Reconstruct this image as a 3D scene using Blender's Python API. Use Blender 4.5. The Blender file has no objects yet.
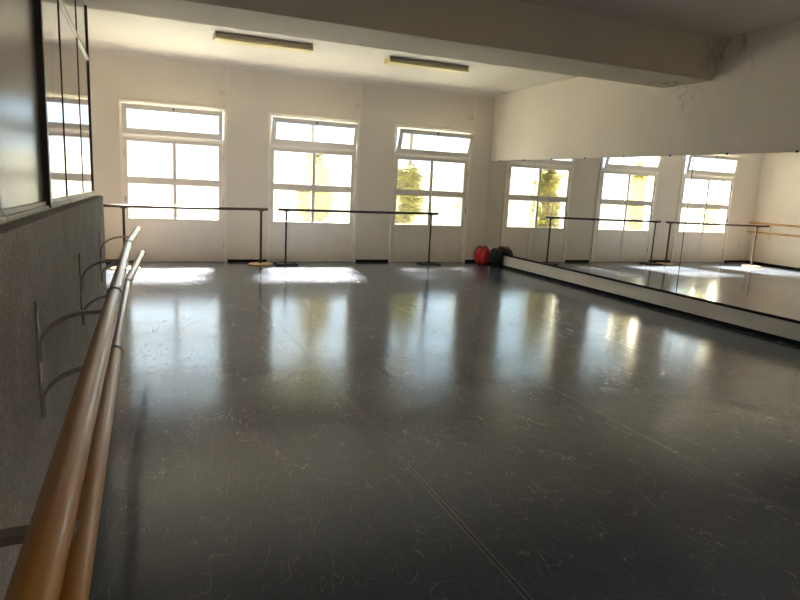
import bpy, bmesh, math, random
from mathutils import Vector, Matrix
random.seed(7)
C = bpy.context.scene.collection
PI = math.pi
D = 11.377          # distance from the camera to the back wall
CEIL, CEIL_NEAR = 3.37, 3.47
XR, XL, YF = 6.62, -1.15, -1.3
YP = 6.78           # far end of the partition

# ------------------------------------------------------------------ helpers
class MB:
    def __init__(s): s.bm = bmesh.new()
    def box(s, x0, x1, y0, y1, z0, z1, bev=0.0, M=None):
        r = bmesh.ops.create_cube(s.bm, size=1.0)
        vs = r['verts']
        for v in vs:
            v.co = Vector((x0 + (v.co.x + .5) * (x1 - x0), y0 + (v.co.y + .5) * (y1 - y0), z0 + (v.co.z + .5) * (z1 - z0)))
        if bev > 0:
            es = list({e for v in vs for e in v.link_edges})
            rr = bmesh.ops.bevel(s.bm, geom=es, offset=bev, segments=2, affect='EDGES', profile=.6)
            vs = list({v for f in rr['faces'] for v in f.verts} | {v for v in vs if v.is_valid})
        if M is not None:
            for v in vs: v.co = M @ v.co
        return s
    def tube(s, pts, r, n=16, cap=True, flat=None):
        pts = [Vector(p) for p in pts]
        rs = r if isinstance(r, (list, tuple)) else [r] * len(pts)
        rings = []
        up = None
        for i, p in enumerate(pts):
            a = pts[max(i - 1, 0)]; b = pts[min(i + 1, len(pts) - 1)]
            t = (b - a).normalized()
            if up is None:
                up = Vector((0, 0, 1)) if abs(t.z) < .9 else Vector((0, 1, 0))
            u = t.cross(up).normalized(); w = u.cross(t).normalized(); up = w
            ring = []
            for k in range(n):
                an = 2 * PI * k / n
                ring.append(s.bm.verts.new(p + (u * math.cos(an) + w * math.sin(an)) * rs[i]))
            rings.append(ring)
        for i in range(len(rings) - 1):
            for k in range(n):
                s.bm.faces.new((rings[i][k], rings[i][(k + 1) % n], rings[i + 1][(k + 1) % n], rings[i + 1][k]))
        if cap:
            s.bm.faces.new(rings[0][::-1]); s.bm.faces.new(rings[-1])
        return s
    def strip(s, pts, wid, th, side):
        """flat bar swept along pts; side = unit vector across the bar"""
        side = Vector(side); pts = [Vector(p) for p in pts]; rings = []
        for i, p in enumerate(pts):
            t = (pts[min(i + 1, len(pts) - 1)] - pts[max(i - 1, 0)]).normalized()
            nrm = t.cross(side).normalized()
            rings.append([s.bm.verts.new(p + side * a * wid / 2 + nrm * b * th / 2) for a, b in ((-1, -1), (1, -1), (1, 1), (-1, 1))])
        for i in range(len(rings) - 1):
            for k in range(4):
                s.bm.faces.new((rings[i][k], rings[i][(k + 1) % 4], rings[i + 1][(k + 1) % 4], rings[i + 1][k]))
        s.bm.faces.new(rings[0][::-1]); s.bm.faces.new(rings[-1])
        return s
    def lathe(s, prof, c, n=32, sx=1, sy=1):
        c = Vector(c); rings = []
        for r, z in prof:
            rings.append([s.bm.verts.new(c + Vector((r * sx * math.cos(2 * PI * k / n), r * sy * math.sin(2 * PI * k / n), z))) for k in range(n)])
        for i in range(len(rings) - 1):
            for k in range(n):
                s.bm.faces.new((rings[i][k], rings[i][(k + 1) % n], rings[i + 1][(k + 1) % n], rings[i + 1][k]))
        s.bm.faces.new(rings[0][::-1]); s.bm.faces.new(rings[-1])
        return s
    def build(s, name, mat, parent=None, smooth=False, M=None, func=None):
        if func:
            for v in s.bm.verts: v.co = func(v.co)
        if M is not None: bmesh.ops.transform(s.bm, matrix=M, verts=s.bm.verts)
        bmesh.ops.recalc_face_normals(s.bm, faces=s.bm.faces)
        me = bpy.data.meshes.new(name); s.bm.to_mesh(me); s.bm.free()
        if smooth:
            for p in me.polygons: p.use_smooth = True
            try: me.set_sharp_from_angle(angle=math.radians(40))
            except Exception: pass
        me.materials.append(mat)
        o = bpy.data.objects.new(name, me); C.objects.link(o)
        if parent is not None: o.parent = parent
        return o

def tag(o, label=None, cat=None, group=None, kind=None):
    if label: o['label'] = label
    if cat: o['category'] = cat
    if group: o['group'] = group
    if kind: o['kind'] = kind
    return o
def empty(name, loc=(0, 0, 0), rz=0):
    o = bpy.data.objects.new(name, None); C.objects.link(o)
    o.location = loc; o.rotation_euler = (0, 0, rz); o.empty_display_size = .1
    return o
def children(o): return [c for c in bpy.data.objects if c.parent == o]
def copy_tree(o, parent=None):
    c = o.copy(); C.objects.link(c)
    if parent is not None: c.parent = parent
    for ch in children(o): copy_tree(ch, c)
    return c

# ------------------------------------------------------------------ materials
def mat(name, col, rough=.6, metal=0, spec=.5, coat=0, bump=0, bscale=40, vary=0, vscale=3, coat_rough=.05):
    m = bpy.data.materials.new(name); m.use_nodes = True
    nt = m.node_tree; b = nt.nodes['Principled BSDF']
    b.inputs['Base Color'].default_value = (*col, 1)
    b.inputs['Roughness'].default_value = rough
    b.inputs['Metallic'].default_value = metal
    b.inputs['Specular IOR Level'].default_value = spec
    b.inputs['Coat Weight'].default_value = coat
    b.inputs['Coat Roughness'].default_value = coat_rough
    tc = nt.nodes.new('ShaderNodeTexCoord')
    if vary:
        n = nt.nodes.new('ShaderNodeTexNoise'); n.inputs['Scale'].default_value = vscale; n.inputs['Detail'].default_value = 6
        nt.links.new(tc.outputs['Object'], n.inputs['Vector'])
        r = nt.nodes.new('ShaderNodeMapRange'); r.inputs['From Min'].default_value = .3; r.inputs['From Max'].default_value = .7
        r.inputs['To Min'].default_value = 1 - vary; r.inputs['To Max'].default_value = 1 + vary
        nt.links.new(n.outputs['Fac'], r.inputs['Value'])
        mx = nt.nodes.new('ShaderNodeVectorMath'); mx.operation = 'SCALE'; mx.inputs[0].default_value = col
        nt.links.new(r.outputs['Result'], mx.inputs['Scale']); nt.links.new(mx.outputs['Vector'], b.inputs['Base Color'])
    if bump:
        n = nt.nodes.new('ShaderNodeTexNoise'); n.inputs['Scale'].default_value = bscale; n.inputs['Detail'].default_value = 5
        nt.links.new(tc.outputs['Object'], n.inputs['Vector'])
        bp = nt.nodes.new('ShaderNodeBump'); bp.inputs['Strength'].default_value = bump; bp.inputs['Distance'].default_value = .02
        nt.links.new(n.outputs['Fac'], bp.inputs['Height']); nt.links.new(bp.outputs['Normal'], b.inputs['Normal'])
    return m

class NT:
    """small node builder"""
    def __init__(s, m): s.nt = m.node_tree; s.L = s.nt.links
    def n(s, t, **k):
        nd = s.nt.nodes.new(t)
        for a, v in k.items(): setattr(nd, a, v)
        return nd
    def math(s, op, a, b=None, c=None, clamp=False):
        nd = s.n('ShaderNodeMath', operation=op); nd.use_clamp = clamp
        for i, v in enumerate((a, b, c)):
            if v is None: continue
            if isinstance(v, (int, float)): nd.inputs[i].default_value = v
            else: s.L.new(v, nd.inputs[i])
        return nd.outputs[0]
    def ramp(s, v, a, b, lo=0, hi=1):
        r = s.n('ShaderNodeMapRange'); r.inputs['From Min'].default_value = a; r.inputs['From Max'].default_value = b
        r.inputs['To Min'].default_value = lo; r.inputs['To Max'].default_value = hi
        s.L.new(v, r.inputs['Value']); return r.outputs['Result']
    def noise(s, vec, scale, detail=4, rough=.5, dist=0):
        n = s.n('ShaderNodeTexNoise'); n.inputs['Scale'].default_value = scale; n.inputs['Detail'].default_value = detail
        n.inputs['Roughness'].default_value = rough; n.inputs['Distortion'].default_value = dist
        s.L.new(vec, n.inputs['Vector']); return n.outputs['Fac']
    def mapping(s, vec, rot=0, scale=(1, 1, 1), loc=(0, 0, 0)):
        m = s.n('ShaderNodeMapping'); m.inputs['Rotation'].default_value = (0, 0, rot); m.inputs['Scale'].default_value = scale
        m.inputs['Location'].default_value = loc; s.L.new(vec, m.inputs['Vector']); return m.outputs['Vector']
    def mix(s, f, a, b):
        m = s.n('ShaderNodeMix', data_type='RGBA')
        if isinstance(f, (int, float)): m.inputs[0].default_value = f
        else: s.L.new(f, m.inputs[0])
        for i, v in ((6, a), (7, b)):
            if isinstance(v, tuple): m.inputs[i].default_value = (*v, 1)
            else: s.L.new(v, m.inputs[i])
        return m.outputs[2]

# white painted plaster, with mould and painted shade near the right end of the beam
def plaster(name, col, stains_and_shade=()):
    m = mat(name, col, rough=.75, spec=.25)
    k = NT(m); b = m.node_tree.nodes['Principled BSDF']
    g = k.n('ShaderNodeNewGeometry').outputs['Position']
    big = k.noise(g, 1.2, 5, .6)
    fac = k.ramp(big, .35, .7, 0, .35)
    c = k.mix(fac, col, tuple(x * .86 for x in col))
    for (cx, cy, cz, r, dark, sc) in stains_and_shade:
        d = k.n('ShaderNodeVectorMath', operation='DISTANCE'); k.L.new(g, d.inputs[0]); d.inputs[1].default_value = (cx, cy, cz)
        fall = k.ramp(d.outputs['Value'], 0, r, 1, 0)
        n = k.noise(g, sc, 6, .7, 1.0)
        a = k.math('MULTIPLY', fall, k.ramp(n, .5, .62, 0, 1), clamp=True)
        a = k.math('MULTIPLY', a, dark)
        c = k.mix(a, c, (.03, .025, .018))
    k.L.new(c, b.inputs['Base Color'])
    bp = k.n('ShaderNodeBump'); bp.inputs['Strength'].default_value = .25; bp.inputs['Distance'].default_value = .01
    k.L.new(k.noise(g, 30, 5), bp.inputs['Height']); k.L.new(bp.outputs['Normal'], b.inputs['Normal'])
    return m
WALL = (.80, .74, .665)
M_wall = plaster('white_plaster', WALL, stains_and_shade=[(6.62, 6.45, 2.84, .36, .5, 17), (6.62, 5.85, 3.3, .5, .55, 5)])  # second blotch paints the shade beside the beam into the wall colour
M_beam = plaster('beam_plaster', (.62, .565, .475), stains_and_shade=[(6.5, 6.5, 2.99, .45, .8, 8), (6.6, 6.07, 3.3, .35, .45, 6)])
M_ceil = plaster('ceiling_plaster', (.80, .75, .70))

# rough grey rendered half wall
M_render = mat('rough_grey_render', (.36, .345, .32), rough=.85, spec=.2)
k = NT(M_render); b = M_render.node_tree.nodes['Principled BSDF']
g = k.n('ShaderNodeNewGeometry').outputs['Position']
n1 = k.noise(g, 3.2, 6, .65, .4); n2 = k.noise(k.mapping(g, 0, (1, 1, .25)), 22, 6, .7)
c = k.mix(k.ramp(n1, .35, .68), (.52, .50, .47), (.74, .72, .685))
c = k.mix(k.ramp(n2, .55, .72, 0, .55), c, (.80, .78, .75))
n3 = k.noise(g, 60, 6, .75); c = k.mix(k.ramp(n3, .42, .62, .75, 0), c, (.34, .325, .30))
k.L.new(c, b.inputs['Base Color'])
bp = k.n('ShaderNodeBump'); bp.inputs['Strength'].default_value = .9; bp.inputs['Distance'].default_value = .03
k.L.new(k.math('ADD', n2, k.noise(g, 55, 4, .65)), bp.inputs['Height']); k.L.new(bp.outputs['Normal'], b.inputs['Normal'])

# grey dance vinyl: glossy, scuffed, laid in strips that run towards the doors
M_floor = mat('grey_dance_vinyl', (.1, .1, .11), rough=.2, spec=.5)
k = NT(M_floor); b = M_floor.node_tree.nodes['Principled BSDF']
g = k.n('ShaderNodeNewGeometry').outputs['Position']
sx = k.n('ShaderNodeSeparateXYZ'); k.L.new(g, sx.inputs[0])
wob = k.ramp(k.noise(g, .7, 2), 0, 1, -.006, .006)
xx = k.math('ADD', sx.outputs['X'], wob)
u = k.math('PINGPONG', k.math('SUBTRACT', xx, 1.307), .8155)       # 0 at every seam
seam = k.math('LESS_THAN', u, .0022)
seam2 = k.math('LESS_THAN', k.math('ABSOLUTE', k.math('SUBTRACT', u, .012)), .003)
scr = None
for i, (rot, w, l, th) in enumerate([(.5, 95, 4.3, .71), (-.55, 110, 5.0, .71), (1.2, 90, 4.2, .715), (-1.0, 100, 3.6, .71), (2.0, 85, 5.2, .72)]):
    v = k.mapping(g, rot, (w, l, 1), (3.1 * i, 1.7 * i, 0))
    nn = k.noise(v, 1.0, 2, .45, .35)
    s_ = k.ramp(nn, th - .03, th + .03, 0, .45)
    scr = s_ if scr is None else k.math('MAXIMUM', scr, s_)
# hair-thin curved scratches: narrow iso-bands of a smooth noise, broken up by another
for i, (sc, thn) in enumerate([(5.0, .0020), (8.0, .0030), (12.0, .0045), (17.0, .006)]):
    nn = k.noise(k.mapping(g, i * .9 + .3, (1, .4, 1), (5 * i, 9 * i, 0)), sc, 0, .4, .3)
    band = k.math('LESS_THAN', k.math('ABSOLUTE', k.math('SUBTRACT', nn, .5)), thn)
    brk = k.ramp(k.noise(k.mapping(g, 0, (1, 1, 1), (i * 4, 2, 0)), 3.3, 3), .46, .56)
    scr = k.math('MAXIMUM', scr, k.math('MULTIPLY', k.math('MULTIPLY', band, brk), .8))
patch = k.noise(g, .8, 5, .6); fine = k.noise(g, 14, 5, .7)
c = k.mix(k.ramp(patch, .3, .7), (.062, .076, .104), (.084, .101, .134))
c = k.mix(k.ramp(fine, .45, .7, 0, .15), c, (.13, .135, .145))
c = k.mix(k.math('MULTIPLY', scr, .05), c, (.36, .36, .36))
c = k.mix(k.math('MULTIPLY', seam, .5), c, (.02, .02, .02))
c = k.mix(k.math('MULTIPLY', seam2, .4), c, (.30, .30, .30))
k.L.new(c, b.inputs['Base Color'])
ro = k.ramp(fine, .3, .7, .095, .135)
ro = k.math('ADD', ro, k.ramp(patch, .35, .65, -.01, .035))
ro = k.math('ADD', ro, k.math('MULTIPLY', scr, .28))
k.L.new(ro, b.inputs['Roughness'])
bp = k.n('ShaderNodeBump'); bp.inputs['Strength'].default_value = .16; bp.inputs['Distance'].default_value = .003
hh = k.math('ADD', k.math('MULTIPLY', k.noise(g, 5, 3), .8), k.noise(g, 34, 4, .7))
hh = k.math('ADD', hh, k.math('MULTIPLY', scr, -.6)); hh = k.math('SUBTRACT', hh, k.math('MULTIPLY', seam, .08))
k.L.new(hh, bp.inputs['Height']); k.L.new(bp.outputs['Normal'], b.inputs['Normal'])

# varnished wood for the barres, grain along Y (object space)
def wood(name, c0, c1, axis='y', rough=.33):
    m = mat(name, c0, rough=rough, coat=.35, coat_rough=.10, spec=.35)
    k = NT(m); b = m.node_tree.nodes['Principled BSDF']
    t = k.n('ShaderNodeTexCoord').outputs['Object']
    v = k.mapping(t, 0, (40, .9, 40) if axis == 'y' else (.9, 40, 40))
    n = k.noise(v, 1, 5, .6, .8); n2 = k.noise(k.mapping(t, 0, (3, .6, 3)), 2, 3)
    c = k.mix(k.ramp(n, .3, .7), c0, c1); c = k.mix(k.ramp(n2, .4, .7, 0, .4), c, tuple(x * .55 for x in c0))
    k.L.new(c, b.inputs['Base Color']); return m
M_barre = wood('varnished_barre_wood', (.40, .155, .010), (.54, .24, .028))
M_barre_l = wood('light_barre_wood', (.55, .27, .09), (.65, .36, .14))
M_rail = wood('dark_stained_rail_wood', (.055, .022, .012), (.09, .035, .018), 'x', .35)
M_disc = wood('pale_wooden_base', (.52, .33, .16), (.62, .42, .22), 'x', .35)
M_black = mat('black_painted_steel', (.012, .012, .013), rough=.4)
M_steel = mat('dull_grey_steel', (.28, .25, .22), rough=.4, metal=.3, vary=.2, vscale=30)
M_brown = mat('brown_painted_steel', (.05, .03, .02), rough=.4)
M_screw = mat('dark_screw', (.05, .045, .04), rough=.4, metal=.7)
M_paint = mat('white_door_paint', (.82, .765, .71), rough=.45, bump=.05, bscale=25, vary=.04, vscale=4)
M_trim = mat('white_trim_paint', (.86, .81, .75), rough=.4)
M_base = mat('black_skirting', (.006, .006, .007), rough=.7, spec=.15)
M_plinth = mat('white_plinth_board', (.62, .60, .57), rough=.5, vary=.05)
M_ledge = mat('dark_wooden_ledge', (.012, .008, .006), rough=.7, spec=.2)
M_alu = mat('dark_bronze_frame', (.022, .017, .012), rough=.35, metal=.3)
M_cream = mat('cream_glazing_bead', (.62, .57, .44), rough=.4)
M_plastic = mat('white_plastic', (.72, .66, .58), rough=.4)
M_lamp_house = mat('lamp_housing', (.42, .38, .29), rough=.5)
M_diff = mat('yellowed_lamp_diffuser', (.80, .70, .38), rough=.35)
M_red = mat('red_nylon', (.42, .012, .02), rough=.6, bump=.3, bscale=18)
M_blacknylon = mat('black_nylon', (.01, .01, .012), rough=.5, bump=.3, bscale=18)
M_hinge = mat('hinge_metal', (.5, .45, .38), rough=.4, metal=.5)
M_leaf = mat('garden_leaf', (.165, .155, .010), rough=.5, vary=.4, vscale=4)
lb = M_leaf.node_tree.nodes['Principled BSDF']
M_bark = mat('shrub_bark', (.10, .07, .04), rough=.9)
M_ground = mat('grey_green_yard', (.20, .215, .17), rough=.8, vary=.08, bump=.2)
M_outer = mat('pale_garden_wall', (.60, .58, .50), rough=.8, vary=.05)

M_mirror = mat('mirror_glass', (.90, .91, .89), rough=0.0, metal=1.0)
# satin tinted glazing of the partition
def tinted(name, rough, wob):
    m = mat(name, (.17, .155, .125), rough=rough, spec=.5)
    k = NT(m); b = m.node_tree.nodes['Principled BSDF']; b.inputs['IOR'].default_value = 1.5
    t = k.n('ShaderNodeTexCoord').outputs['Object']
    n = k.noise(k.mapping(t, 0, (1, 5, .5)), 2.2, 3)
    bp = k.n('ShaderNodeBump'); bp.inputs['Strength'].default_value = wob; bp.inputs['Distance'].default_value = .02
    k.L.new(n, bp.inputs['Height']); k.L.new(bp.outputs['Normal'], b.inputs['Normal']); return m
M_tint = tinted('tinted_partition_glass', .05, .10)
M_tint2 = tinted('hazy_partition_glass', .24, .05)

# frosted door panes: part scatters, part lets the garden through blurred, part clear
M_frost = bpy.data.materials.new('frosted_glass'); M_frost.use_nodes = True
k = NT(M_frost); nt = M_frost.node_tree; nt.nodes.remove(nt.nodes['Principled BSDF']); out = nt.nodes['Material Output']
tr = k.n('ShaderNodeBsdfTranslucent'); tr.inputs['Color'].default_value = (.93, .93, .88, 1)
rf = k.n('ShaderNodeBsdfRefraction'); rf.inputs['Roughness'].default_value = .27; rf.inputs['IOR'].default_value = 1.08
rf.inputs['Color'].default_value = (.98, .98, .86, 1)
tp = k.n('ShaderNodeBsdfTransparent'); tp.inputs['Color'].default_value = (.96, .97, .92, 1)
m1 = k.n('ShaderNodeMixShader'); m1.inputs[0].default_value = .97; k.L.new(tr.outputs[0], m1.inputs[1]); k.L.new(rf.outputs[0], m1.inputs[2])
m2 = k.n('ShaderNodeMixShader'); m2.inputs[0].default_value = .56; k.L.new(m1.outputs[0], m2.inputs[1]); k.L.new(tp.outputs[0], m2.inputs[2])
gl = k.n('ShaderNodeBsdfGlossy'); gl.inputs['Roughness'].default_value = .2
m3 = k.n('ShaderNodeMixShader'); m3.inputs[0].default_value = .04; k.L.new(m2.outputs[0], m3.inputs[1]); k.L.new(gl.outputs[0], m3.inputs[2])
k.L.new(m3.outputs[0], out.inputs['Surface'])
# the smooth faces of the same panes
M_clear = bpy.data.materials.new('clear_glass_face'); M_clear.use_nodes = True
k = NT(M_clear); nt = M_clear.node_tree; nt.nodes.remove(nt.nodes['Principled BSDF']); out = nt.nodes['Material Output']
tp = k.n('ShaderNodeBsdfTransparent'); gl = k.n('ShaderNodeBsdfGlossy'); gl.inputs['Roughness'].default_value = .05
fr = k.n('ShaderNodeFresnel'); fr.inputs['IOR'].default_value = 1.3
m1 = k.n('ShaderNodeMixShader'); k.L.new(fr.outputs[0], m1.inputs[0]); k.L.new(tp.outputs[0], m1.inputs[1]); k.L.new(gl.outputs[0], m1.inputs[2])
k.L.new(m1.outputs[0], out.inputs['Surface'])
def frosted_pane(mb, parent, M=None):
    o = mb.build('pane', M_clear, parent, M=M); o.data.materials.append(M_frost)
    for p in o.data.polygons:
        if p.normal.y > .8: p.material_index = 1
    return o

# ------------------------------------------------------------------ room shell
S = lambda name, mb, m, **k: tag(mb.build(name, m, **k), kind='structure')
S('floor', MB().box(-1.6, 6.9, YF - .2, D + .10, -.12, 0), M_floor)
OFF = [0.0, 2.40, 4.785]
T0, T1, TZ = -.31, 1.385, 2.635            # outer edges of a door's trim
wb = MB(); edges = [XL - .3]
for o in OFF: edges += [T0 + .05 + o, T1 - .05 + o]
edges.append(XR + .3)
for i in range(0, len(edges), 2): wb.box(edges[i], edges[i + 1], D, D + .22, 0, 3.6)
for o in OFF: wb.box(T0 + .05 + o, T1 - .05 + o, D, D + .22, TZ - .05, 3.6)
S('wall_back', wb, M_wall)
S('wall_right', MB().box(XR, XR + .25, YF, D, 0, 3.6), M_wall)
S('wall_front', MB().box(-1.6, XR, YF - .2, YF, 0, 3.6), M_wall)
# recessed stretch of the left wall past the partition, and the return between the two
wl = MB().box(XL - .25, XL, YP - .08, D, 0, 3.6).box(XL, -.50, YP - .08, YP - .01, 0, 3.6)
S('wall_left', wl, M_wall)
S('ceiling', MB().box(XL - .2, XR + .1, 6.3, D + .1, CEIL, CEIL + .2).box(-1.6, XR + .1, YF - .2, 6.3, CEIL_NEAR, CEIL_NEAR + .2), M_ceil)
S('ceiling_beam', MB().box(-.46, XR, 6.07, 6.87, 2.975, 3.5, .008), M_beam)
# soft cove where ceiling and back wall meet
cv = MB(); bm = cv.bm; rr = .07; prev = None
pr = [(D - rr + rr * math.sin(a), CEIL - rr + rr * math.cos(a)) for a in [i * PI / 2 / 8 for i in range(9)]] + [(D + .01, CEIL + .01)]
ra = [bm.verts.new((XL, y, z)) for y, z in pr]; rb = [bm.verts.new((XR, y, z)) for y, z in pr]
for i in range(len(pr)):
    j = (i + 1) % len(pr); bm.faces.new((ra[i], ra[j], rb[j], rb[i]))
bm.faces.new(ra[::-1]); bm.faces.new(rb)
S('trim_1', cv, M_ceil)
bb = MB()
for i in range(0, len(edges), 2):
    a = edges[i] + (.055 if i else .3); c_ = edges[i + 1] - (.055 if i < len(edges) - 2 else .3)
    bb.box(a, c_, D - .012, D, 0, .045)
S('baseboard_back', bb, M_base)
S('baseboard_left', MB().box(XL, XL + .012, YP, D - .012, 0, .045), M_base)

# partition: rendered half wall; its run drifts a touch from the room's axis
def P(x, y, z): return Vector((x + .0058 * y, y, z - (.0112 * y if z > .01 else 0)))
PF = lambda co: P(co.x, co.y, co.z)
XW, XG = -.385, -.474
S('wall_partition', MB().box(XW - .25, XW, YF, YP, 0, 1.33, .006), M_render, func=PF)
ys = [-1.25, -.35, .62, 1.6, 2.55, 3.62, 4.60, 5.76, 6.765]
sill = [0]
for i in range(len(ys) - 1):
    y0, y1 = ys[i], ys[i + 1]
    w = tag(empty('window_%d' % (i + 1), P(XG, (y0 + y1) / 2, 1.34)), kind='structure')
    ctr = w.location.copy(); ctr_m = Matrix.Translation(-ctr)
    ztop = 3.52 if y0 < 5.7 else 3.05
    thick = y1 == 3.62 or y1 == ys[-1]
    f = MB()
    pw = .024 if y1 == 3.62 else (.012 if y1 == ys[-1] else .006)
    if thick: f.box(XG - .06, XG + (.03 if y1 < 6 else .012), y1 - pw, y1 + pw, 1.34, ztop, .003)
    else: f.box(XG - .03, XG + .005, y1 - pw, y1 + pw, 1.375, ztop)
    f.build('window_frame', M_alu, w, func=PF, M=ctr_m)
    hi, lo_ = 2.592, 2.568
    tr_ = MB().box(XG - .02, XG + .014, y0 + .01, y1 - .01, lo_, hi, .003)
    tr_.build('transom_bar', M_cream, w, func=PF, M=ctr_m)
    be = MB().box(XG - .05, XG + .022, y0 + .02, y1 - .02, 1.33, 1.352, .004).box(XG - .03, XG + .010, y0 + .02, y1 - .02, 1.352, 1.372, .003)
    be.build('glazing_bead', M_cream, w, func=PF, M=ctr_m)
    MB().box(XG - .006, XG, y0 + .005, y1 - .005, 1.36, ztop).build('pane', M_tint2 if y1 <= 3.62 else M_tint, w, func=PF, M=ctr_m)

# right wall: black skirting, white plinth board, dark ledge, mirrors on top
XM = 6.578
S('baseboard_right', MB().box(XM + .004, XR, YF, 11.36, 0, .05), M_base)
S('trim_2', MB().box(XM, XR, YF, 10.80, .05, .236), M_plinth)
S('trim_3', MB().box(XM - .012, XR, YF, 10.80, .236, .268, .003), M_ledge)
bounds = [11.37, 9.73, 7.95, 6.17, 4.39, 2.61, .83]
names = ['mirror panel in the far corner above the red bag', 'second mirror panel from the far corner reflecting green panes',
         'third mirror panel from the far corner, between the two thin dark joints', 'mirror panel reflecting the wooden wall barres and bright left corner',
         'mirror panel nearest the right picture edge', 'mirror panel beside the camera']
yaw = [0, 0, -.10, -.18, -.18, -.18]
for i in range(6):
    y0, y1 = bounds[i + 1], bounds[i]
    t = empty('mirror_panel', (XM + .006, (y0 + y1) / 2, .268), math.radians(yaw[i]))
    tag(t, names[i], 'mirror', 'wall mirror panels along the right wall')
    h = (y1 - y0) / 2
    MB().box(-.004, .004, -h + .004, h - .004, .001, 1.80).build('mirror_glass', M_mirror, t)
    MB().box(.0045, .030, -h + .001, h - .001, .001, 1.795).build('mirror_backing', M_base, t)
    for s_ in (-.55, .45):
        MB().box(-.010, .006, s_ * h - .012, s_ * h + .012, 1.793, 1.815, .002).build('mirror_clip', M_ledge, t)

# ------------------------------------------------------------------ glazed double doors
def pane_holes(mb, x0, x1, y0, y1, z0, z1, holes):
    """rectangular slab with rectangular holes stacked in one column"""
    hx0, hx1 = holes[0][0], holes[0][1]
    mb.box(x0, hx0, y0, y1, z0, z1); mb.box(hx1, x1, y0, y1, z0, z1)
    z = z0
    for (_, _, a, b_) in holes:
        mb.box(hx0, hx1, y0, y1, z, a); z = b_
    mb.box(hx0, hx1, y0, y1, z, z1)
for di, o in enumerate(OFF):
    d = tag(empty('door_%d' % (di + 1), (o, D, 0)), kind='structure')
    f = MB()
    f.box(T0, T0 + .055, -.035, .20, 0, TZ, .004).box(T1 - .055, T1, -.035, .20, 0, TZ, .004)
    f.box(T0 + .05, T1 - .05, -.035, .20, TZ - .055, TZ, .004)
    f.box(T0 + .05, T1 - .05, -.01, .16, 2.04, 2.115, .004)
    f.box(T0 + .05, T1 - .05, .02, .20, 0, .012)
    f.build('door_frame', M_trim, d)
    for side in (0, 1):
        x0, x1 = ((T0 + .0545, .5245), (.5255, T1 - .0545))[side]
        px0, px1 = ((-.20, .497), (.553, 1.243))[side]
        lf = MB()
        pane_holes(lf, x0, x1, .0, .045, .0125, 2.0395, [(px0, px1, .745, 1.31), (px0, px1, 1.425, 1.99)])
        # glazing beads and the shallow moulding of the solid lower panel
        for (a, b_) in ((.745, 1.31), (1.425, 1.99)):
            lf.box(px0 - .012, px1 + .012, -.007, 0, a - .012, a).box(px0 - .012, px1 + .012, -.007, 0, b_, b_ + .012)
            lf.box(px0 - .012, px0, -.007, 0, a, b_).box(px1, px1 + .012, -.007, 0, a, b_)
        lf.box(px0 + .01, px1 - .01, -.006, 0, .62, .632).box(px0 + .01, px1 - .01, -.006, 0, .135, .147)
        lf.box(px0 + .01, px0 + .022, -.006, 0, .147, .62).box(px1 - .022, px1 - .01, -.006, 0, .147, .62)
        if side: lf.box(.515, .535, -.012, 0, .03, 2.03)
        leaf = lf.build('door_leaf', M_paint, d)
        for (a, b_) in ((.745, 1.31), (1.425, 1.99)):
            frosted_pane(MB().box(px0 - .004, px1 + .004, .018, .023, a - .004, b_ + .004), leaf)
        hx = T0 + .056 if side == 0 else T1 - .056
        for hz in (.30, 1.05, 1.80):
            MB().tube([(hx, -.012, hz - .05), (hx, -.012, hz + .05)], .009, 10).build('hinge', M_screw if (side == 0 and hz == 1.05) or (di == 2 and hz == 1.05) else M_hinge, leaf, smooth=True)
    # hopper sash, hinged at the bottom, leaning into the room
    tilt = (6.0, 15.0, 19.0)[di]
    Rm = Matrix.Translation((0, -.040, 2.105)) @ Matrix.Rotation(math.radians(tilt), 4, 'X')
    h = .472; x0, x1 = T0 + .042, T1 - .092 + .01
    s = MB(); s.box(x0, x1, -.028, .0, 0, .095, .003).box(x0, x1, -.028, .0, h - .085, h, .003)
    s.box(x0, x0 + .078, -.028, .0, .095, h - .085).box(x1 - .065, x1, -.028, .0, .095, h - .085)
    sash = s.build('transom_sash', M_paint, d, M=Rm)
    frosted_pane(MB().box(x0 + .07, x1 - .06, -.016, -.011, .088, h - .078), sash, Rm)
    mx = (x0 + x1) / 2
    MB().box(mx - .014, mx + .014, -.045, -.027, h - .05, h - .018, .004).build('sash_latch', M_screw, sash, M=Rm)
    st = MB()
    for xs in (x0 - .006, x1 + .006):
        top = Rm @ Vector((xs, 0, h - .12))
        st.tube([top, (xs, .06, top.z + .05)], .004, 8)
    st.build('stay_arm', M_screw, sash)

# wiring conduits down the wall beside each door, with a small junction box
spots = ['conduit on the wall between the left and middle doors', 'conduit on the wall between the middle and right doors', 'conduit on the wall between the right door and the mirror']
for i, o in enumerate(OFF):
    x = (1.398, 3.80, 6.185)[i]
    t = tag(empty('wiring_conduit', (x, D, 2.64)), 'thin white painted ' + spots[i], 'conduit', 'wiring conduits on the back wall')
    MB().box(-.011, .011, -.013, 0, 0, .665, .003).build('conduit_channel', M_trim, t)
    MB().box(-.12, -.035, -.035, 0, .21, .30, .006).build('junction_box', M_plastic, t)
    MB().tube([(-.077, -.038, .255), (-.077, -.034, .255)], .008, 10).build('screw_cap', M_screw, t)
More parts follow.
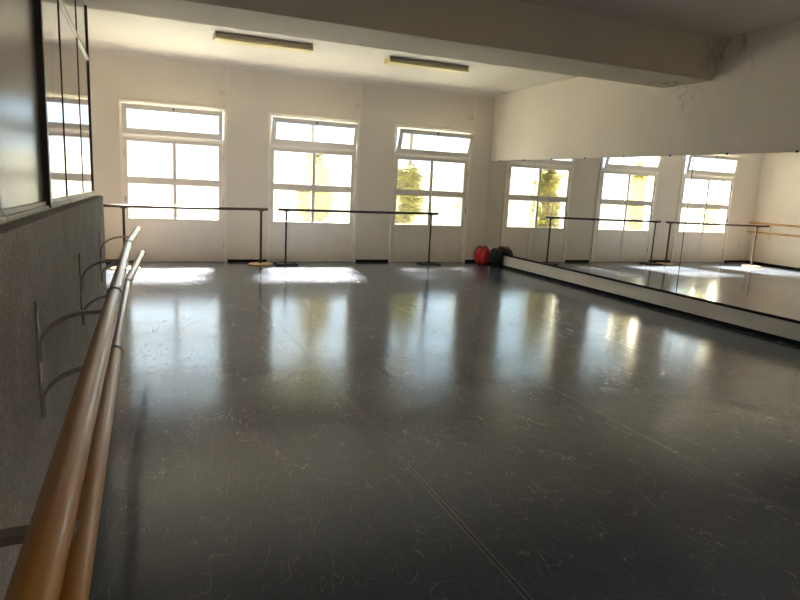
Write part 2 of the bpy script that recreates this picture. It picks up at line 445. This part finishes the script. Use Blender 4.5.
# sockets by the left corner
def socket(loc, rz, label):
    t = tag(empty('wall_socket', loc, rz), label, 'socket')
    MB().box(-.04, .04, -.012, 0, -.04, .04, .004).build('face_plate', M_plastic, t)
    MB().lathe([(.019, 0), (.019, .002), (.022, .002), (.022, 0)], (0, 0, 0), 20).build('socket_well', M_lamp_house, t, M=Matrix.Translation((0, -.012, 0)) @ Matrix.Rotation(PI / 2, 4, 'X'))
socket((-.78, D, .42), 0, 'white wall socket left of the left door, seen in the mirror')
socket((XL, 9.95, .40), -PI / 2 + PI, 'white wall socket below the barres on the recessed left wall')

# ------------------------------------------------------------------ ceiling lamps
def lamp(x, y, label):
    t = tag(empty('fluorescent_light', (x, y, CEIL)), label, 'ceiling light', 'fluorescent battens on the ceiling')
    MB().box(-.62, .62, -.05, .05, -.014, 0).build('mounting_rail', M_black, t)
    MB().box(-.655, .655, -.115, .115, -.055, -.012, .004).build('lamp_housing', M_lamp_house, t)
    MB().box(-.645, .645, -.105, .105, -.088, -.054, .012).build('lamp_diffuser', M_diff, t)
    for s_ in (-1, 1): MB().box(s_ * .655 - .008, s_ * .655 + .008, -.117, .117, -.09, -.012, .004).build('end_cap', M_diff, t)
lamp(1.60, 9.10, 'unlit fluorescent light above the left door, nearer the partition')
lamp(4.09, 9.16, 'unlit fluorescent light with yellow cover, right one, above the right door')

# ------------------------------------------------------------------ portable barres
def portable(name_label, A, B, legs, zA, zB, base, leg_r, mats, rail_r=.019):
    """A, B rail ends on the floor plan; legs = fractions of the run"""
    A = Vector((*A, 0)); B = Vector((*B, 0)); t = (B - A); L = t.length; ang = math.atan2(t.y, t.x)
    e = tag(empty('portable_barre', A, ang), name_label, 'ballet barre', 'portable barres in front of the doors')
    zf = lambda s: zA + (zB - zA) * s
    MB().tube([(0, 0, zA), (L * .25, 0, zf(.25) - .003), (L * .5, 0, zf(.5) - .005), (L * .75, 0, zf(.75) - .003), (L, 0, zB)], rail_r, 14).build('rail', mats[0], e, smooth=True)
    for i, fr in enumerate(legs):
        x = L * fr
        p = MB().tube([(x, 0, .018), (x, 0, zf(fr) - rail_r + .002)], leg_r, 12).build('post', mats[1], e, smooth=True)
        MB().box(x - .045, x + .045, -.022, .022, zf(fr) - rail_r - .012, zf(fr) - rail_r + .006, .003).build('saddle', mats[1], p)
        if base[i] == 'disc':
            MB().lathe([(.20, 0), (.215, .006), (.215, .018), (.20, .026), (.03, .030)], (x, 0, 0), 40, 1, .85).build('base', M_disc, p, smooth=True)
        else:
            q = MB().box(x - .20, x + .20, -.14, -.075, 0, .026, .004).box(x - .20, x + .20, .075, .14, 0, .026, .004).box(x - .14, x + .14, -.08, .08, .004, .022, .003)
            q.build('base', M_black, p)
        MB().tube([(x, 0, .02), (x, 0, .055)], leg_r * 1.5, 14).build('socket_collar', mats[1], p, smooth=True)
portable('brown portable barre with pale wooden disc base, in front of the left door', (-.56, 10.46), (2.03, 11.02), [.115, .955], .975, .968, ['disc', 'disc'], .021, (M_rail, M_brown), .023)
portable('black portable barre on flat black bases, in front of the middle and right doors', (2.215, 11.0), (5.33, 11.02), [.045, .955], .975, .99, ['bar', 'bar'], .017, (M_black, M_black), .023)

# ------------------------------------------------------------------ wall barres and brackets on the partition
XU, ZU, XLo, ZLo, RB = -.134, 1.011, -.134, .795, .0285
def barre(pts, label, collars=(), m=M_barre, r=RB, group='long wooden wall barres'):
    o = pts[0]
    e = tag(empty('wall_barre', o), label, 'ballet barre', group)
    o = Vector(o)
    MB().tube([Vector(p) - o for p in pts], r, 28).build('pole', m, e, smooth=True)
    a, bq = Vector(pts[0]), Vector(pts[-1]); dr = (bq - a).normalized()
    for s_ in collars:
        t_ = (s_ - a.y) / (bq.y - a.y); c0 = a.lerp(bq, t_) - o
        MB().tube([c0 - dr * .018, c0 - dr * .012, c0 + dr * .012, c0 + dr * .018], [r + .0015, r + .005, r + .005, r + .0015], 28).build('collar', M_steel, e, smooth=True)
    return e
barre([P(XU, -1.0, ZU), P(XU, 5.22, ZU)], 'upper near wooden barre, the long thick one crossing the lower left', (2.9, 5.19))
barre([P(XU, 5.235, ZU), (-.042, 6.90, .927)], 'far end piece of the upper partition barre, past its collar')
barre([P(XLo, -1.0, ZLo), P(XLo, 4.64, ZLo)], 'lower near wooden barre, running just below and right of the thick one', (2.73, 4.61))
barre([P(XLo, 4.655, ZLo), (-.005, 6.62, .715)], 'far end piece of the lower partition barre')
for z, w in ((1.015, 'upper'), (.795, 'lower')):
    x = XL + (.22 if z > 1 else .26)
    barre([(x, 7.0, z), (x, 11.28, z)], w + ' pale wooden barre on the recessed left wall, seen in the mirror', (10.2,), M_barre_l, .024, 'pale barres on the recessed left wall')

def bracket(base, xu, zu, xl, zl, xw, label, mt, r=RB, group='steel barre brackets on the partition'):
    """base = point of the wall face at the bracket; xu.. barre axes relative to it"""
    e = tag(empty('barre_bracket', base), label, 'bracket', group)
    z0, z1 = zl - .105, zu + .035
    pl = MB().box(0, .009, -.017, .017, z0, z1, .002)
    pl.build('mounting_plate', mt, e)
    for zs in (z1 - .02, (z0 + z1) / 2 + .02, (z0 + z1) / 2 - .03, z0 + .02):
        MB().tube([(.004, 0, zs), (.010, 0, zs)], .006, 10).build('screw', M_screw, e)
    for xa, za in ((xu, zu), (xl, zl)):
        ztop = za - r * .3; drop = .125; reach = min(xa * .9, .19)
        pts = [(.012, 0, ztop - drop - .035)]
        for i in range(13):
            a = i / 12 * PI / 2
            pts.append((.012 + reach * (1 - math.cos(a)), 0, ztop - drop + drop * math.sin(a)))
        pts.append((xa - r + .006, 0, ztop))
        arm = MB().strip(pts, .026, .013, (0, 1, 0)).build('arm', mt, e)
        MB().box(.004, .020, -.016, .016, ztop - drop - .06, ztop - drop + .02, .003).build('lug', mt, arm)
        c0 = Vector((xa, 0, za)); q = [c0 + Vector((math.cos(t) * (r + .003), 0, math.sin(t) * (r + .003))) for t in [-PI * .95 + i * PI * .9 / 10 for i in range(11)]]
        MB().strip(q, .024, .004, (0, 1, 0)).build('saddle', mt, arm)
for i, (y, w) in enumerate(((.93, 'nearest bracket under the thick barre at the left picture edge'), (2.56, 'second bracket on the rough grey wall, largest one with both arms in view'),
                            (4.20, 'third bracket along the rough grey wall'), (6.0, 'farthest bracket near the end of the rough grey wall'))):
    w0 = P(XW, y, 1.0); dz = -.0112 * y
    uy = XU - XW; uz = ZU
    lx, lz = XLo - XW, ZLo
    if y > 5.3:
        f = (y - 5.235) / (6.90 - 5.235); a = P(XU, 5.235, ZU).lerp(Vector((-.042, 6.90, .927)), f); uy = a.x - w0.x; uz = a.z - dz
        f = (y - 4.655) / (6.62 - 4.655); a = P(XLo, 4.655, ZLo).lerp(Vector((-.005, 6.62, .715)), f); lx = a.x - w0.x; lz = a.z - dz
    bracket((w0.x, y, dz), uy, uz, lx, lz, 0, 'grey steel ' + w, M_steel)
for i, (y, w) in enumerate(((10.85, 'pale bracket of the wooden barres nearest the back wall corner'), (9.2, 'pale bracket of the wooden barres farther from the back corner'), (7.6, 'pale bracket of the wooden barres behind the partition end'))):
    bracket((XL, y, 0), .22, 1.015, .26, .795, 0, w, M_plastic, .024, 'steel brackets of the pale barres')

# ------------------------------------------------------------------ bags in the far right corner
def bag(loc, L, R_, H, rz, m, label, strapm, panels):
    e = tag(empty('sports_bag', loc, rz), label, 'bag')
    mb = MB(); n, k_ = 28, 14; rings = []
    for i in range(k_ + 1):
        s_ = i / k_; y = (s_ - .5) * L
        q = (1 - abs(2 * s_ - 1) ** 5) ** .5 if 0 < s_ < 1 else .0
        q = max(q, .55)
        ring = []
        for j in range(n):
            a = 2 * PI * j / n
            cx = math.copysign(abs(math.cos(a)) ** .8, math.cos(a)) * R_ * q
            cz = math.copysign(abs(math.sin(a)) ** .8, math.sin(a)) * H / 2 * q + H / 2
            cz += .012 * math.sin(5 * s_ * PI + j) * (1 if cz > H / 2 else .0)
            ring.append(mb.bm.verts.new((cx + .006 * math.sin(j * 2.1 + i * 1.7), y, max(cz, .003) if cz < .02 else cz)))
        rings.append(ring)
    for i in range(k_):
        for j in range(n): mb.bm.faces.new((rings[i][j], rings[i][(j + 1) % n], rings[i + 1][(j + 1) % n], rings[i + 1][j]))
    mb.bm.faces.new(rings[0][::-1]); mb.bm.faces.new(rings[-1])
    lo = min(v.co.z for v in mb.bm.verts)
    for v in mb.bm.verts: v.co.z -= lo
    body = mb.build('bag_body', m, e, smooth=True)
    for sx_ in (-1, 1):
        pts = [(sx_ * (R_ * .55), -.11 + .22 * i / 10, H * .86 + .075 * math.sin(PI * i / 10)) for i in range(11)]
        MB().strip(pts, .022, .005, (1, 0, 0)).build('carry_handle', strapm, e)
    for yy in (-.11, .11):
        pts = [((R_ + .006) * math.cos(a), yy, H / 2 + (H / 2 + .006) * math.sin(a)) for a in [-.6 + i * (PI + 1.2) / 20 for i in range(21)]]
        MB().strip(pts, .022, .005, (0, 1, 0)).build('webbing_strap', strapm, e)
    MB().box(-.006, .006, -L * .4, L * .4, H - .004, H + .006, .002).build('zip', strapm, e)
    if panels:
        for s_ in (-1, 1): pass
    return e
bag((6.328, 10.93, 0), .30, .122, .36, 0, M_red, 'red sports bag with black straps on the floor in the far right corner', M_blacknylon, 1)
bag((6.470, 10.62, 0), .24, .092, .35, .0, M_blacknylon, 'black bag beside the red bag, pushed against the mirror', M_blacknylon, 0)

# ------------------------------------------------------------------ garden outside the frosted doors
tag(MB().box(-14, 22, D + .22, 30, -.14, -.02).build('ground_outside', M_ground), kind='structure')
tag(MB().box(-14, 22, 19.0, 19.2, -.05, 1.9).build('wall_garden', M_outer), kind='structure')
tag(MB().box(-2, 9, D + .22, D + 1.20, 3.0, 3.12, .01).build('added_sun_shade', M_outer), kind='structure')  # unseen slab, added to keep direct sun off the transoms
def shrub(loc, h, r, n, label, seed):
    rnd = random.Random(seed)
    e = tag(empty('garden_shrub', loc), label, 'shrub', 'shrubs behind the frosted panes')
    s = MB(); f = MB()
    for k_ in range(5):
        a = rnd.uniform(0, 2 * PI); d_ = rnd.uniform(.2, .6) * r
        s.tube([(0, 0, 0), (d_ * .3 * math.cos(a), d_ * .3 * math.sin(a), h * .4), (d_ * math.cos(a), d_ * math.sin(a), h * .85)], [.03, .02, .008], 7)
    s.build('stem', M_bark, e, smooth=True)
    blobs = []
    for k_ in range(16):
        a = rnd.uniform(0, 2 * PI); zz = rnd.uniform(.12, .9); d_ = rnd.uniform(.1, .72) * r * (1 - .35 * zz)
        blobs.append((Vector((d_ * math.cos(a), d_ * math.sin(a), zz * h)), rnd.uniform(.3, .5) * r, rnd.uniform(.12, .2) * h))
    for k_ in range(n):
        c_, br, bh = blobs[k_ % 16]
        v_ = Vector((rnd.gauss(0, 1), rnd.gauss(0, 1), rnd.gauss(0, 1))).normalized() * rnd.random() ** .4
        p = c_ + Vector((v_.x * br, v_.y * br, v_.z * bh)); p.z = max(p.z, .05); l = rnd.uniform(.09, .18); w = l * .3
        q = Matrix.Translation(p) @ Matrix.Rotation(rnd.uniform(0, 2 * PI), 4, 'Z') @ Matrix.Rotation(rnd.uniform(-.9, 1.0), 4, 'X')
        vs = [f.bm.verts.new(q @ Vector(v)) for v in ((0, 0, 0), (w, l * .45, .02), (0, l, -.02), (-w, l * .45, .02))]
        f.bm.faces.new(vs)
    f.build('foliage', M_leaf, e)
shrub((3.50, 13.4, -.02), 2.15, .50, 3000, 'green shrub outside the middle door', 1)
shrub((5.65, 13.4, -.02), 1.95, .58, 2800, 'green shrub outside the left half of the right door', 2)
shrub((8.4, 14.5, -.02), 2.4, 1.1, 2500, 'broad shrub outside beyond the right door', 4)
shrub((4.47, 12.2, -.02), 2.3, .38, 2400, 'tall shrub outside between the middle and right doors, seen in the mirror', 5)
shrub((1.86, 12.2, -.02), 2.2, .38, 2200, 'shrub outside between the left and middle doors, seen in the mirror', 6)
shrub((-.70, 12.2, -.02), 1.75, .42, 2000, 'shrub outside at the left edge of the left door', 7)
def tree(loc, zc, h, r, n, label, seed):
    rnd = random.Random(seed); e = tag(empty('garden_tree', loc), label, 'tree')
    s = MB().tube([(0, 0, 0), (.08, .05, zc * .5), (0, 0, zc)], [.14, .11, .07], 10)
    for k_ in range(7):
        a = k_ * .9; s.tube([(0, 0, zc - h * .4), (r * .4 * math.cos(a), r * .4 * math.sin(a), zc), (r * .8 * math.cos(a), r * .8 * math.sin(a), zc + h * .3)], [.05, .03, .01], 6)
    s.build('trunk', M_bark, e, smooth=True)
    f = MB()
    for k_ in range(n):
        d_ = Vector((rnd.gauss(0, 1), rnd.gauss(0, 1), rnd.gauss(0, 1))).normalized() * rnd.random() ** .45
        p = Vector((d_.x * r, d_.y * r, zc + d_.z * h * .5)); l = rnd.uniform(.14, .26); w_ = l * .3
        q = Matrix.Translation(p) @ Matrix.Rotation(rnd.uniform(0, 2 * PI), 4, 'Z') @ Matrix.Rotation(rnd.uniform(-1, 1), 4, 'X')
        f.bm.faces.new([f.bm.verts.new(q @ Vector(v)) for v in ((0, 0, 0), (w_, l * .45, .02), (0, l, -.02), (-w_, l * .45, .02))])
    f.build('foliage', M_leaf, e)
tree((6.4, 15.0, -.02), 5.1, 3.2, 1.35, 1700, 'tall leafy tree in the garden shading the right door', 9)
tree((4.6, 18.0, -.02), 5.1, 2.5, 1.25, 2600, 'lower round tree added to the garden to shade the shrubs', 11)  # added to keep direct sun off the shrubs behind the panes

# ------------------------------------------------------------------ daylight, plus an added fill
w = bpy.data.worlds.new('daylight'); bpy.context.scene.world = w; w.use_nodes = True
bg = w.node_tree.nodes['Background']; bg.inputs['Color'].default_value = (.60, .79, 1.0, 1); bg.inputs['Strength'].default_value = 3.05
sun = bpy.data.lights.new('sun', 'SUN'); sun.energy = 255; sun.angle = math.radians(11); sun.color = (1, .92, .83)
so = bpy.data.objects.new('sun', sun); C.objects.link(so)
so.rotation_euler = Vector((-.26, -1, -.92)).to_track_quat('-Z', 'Y').to_euler()
for i, o in enumerate(OFF):
    pl = bpy.data.lights.new('daylight_portal', 'AREA'); pl.shape = 'RECTANGLE'; pl.size = 1.6; pl.size_y = 2.0
    pl.cycles.is_portal = True
    po = bpy.data.objects.new('daylight_portal', pl); C.objects.link(po)
    po.location = (o + .53, D + .24, 1.66); po.rotation_euler = (-PI / 2, 0, 0)

# weak fill light added behind the camera to brighten the near barres and partition
al = bpy.data.lights.new('rear_fill', 'AREA'); al.shape = 'RECTANGLE'; al.size = 1.3; al.size_y = 2.0; al.energy = 34; al.color = (1, .93, .84)
ao = bpy.data.objects.new('rear_fill', al); C.objects.link(ao); ao.location = (2.0, YF + .02, 1.15); ao.rotation_euler = (PI / 2, 0, PI)

# ------------------------------------------------------------------ camera (phone held level-ish, 28 mm equivalent)
cam = bpy.data.cameras.new('camera'); co = bpy.data.objects.new('camera', cam); C.objects.link(co)
cam.sensor_width = 36; cam.lens = 622 / 800 * 36; cam.clip_start = .02
right = Vector((0.92460521, -0.37765014, 0.04985549)); down = Vector((-0.02327276, -0.18663791, -0.98215308)); fwd = Vector((0.38021517, 0.90694358, -0.18135534))
co.matrix_world = Matrix(((right.x, -down.x, -fwd.x, 0), (right.y, -down.y, -fwd.y, 0), (right.z, -down.z, -fwd.z, 1.5), (0, 0, 0, 1)))
sc = bpy.context.scene; sc.camera = co
sc.view_settings.view_transform = 'Standard'; sc.view_settings.look = 'None'; sc.view_settings.gamma = 1; sc.view_settings.exposure = .25
sc.view_settings.use_curve_mapping = False
sc.cycles.max_bounces = 14; sc.cycles.diffuse_bounces = 7; sc.cycles.glossy_bounces = 6; sc.cycles.transmission_bounces = 8; sc.cycles.transparent_max_bounces = 10
sc.cycles.use_denoising = True; sc.cycles.sample_clamp_indirect = 12
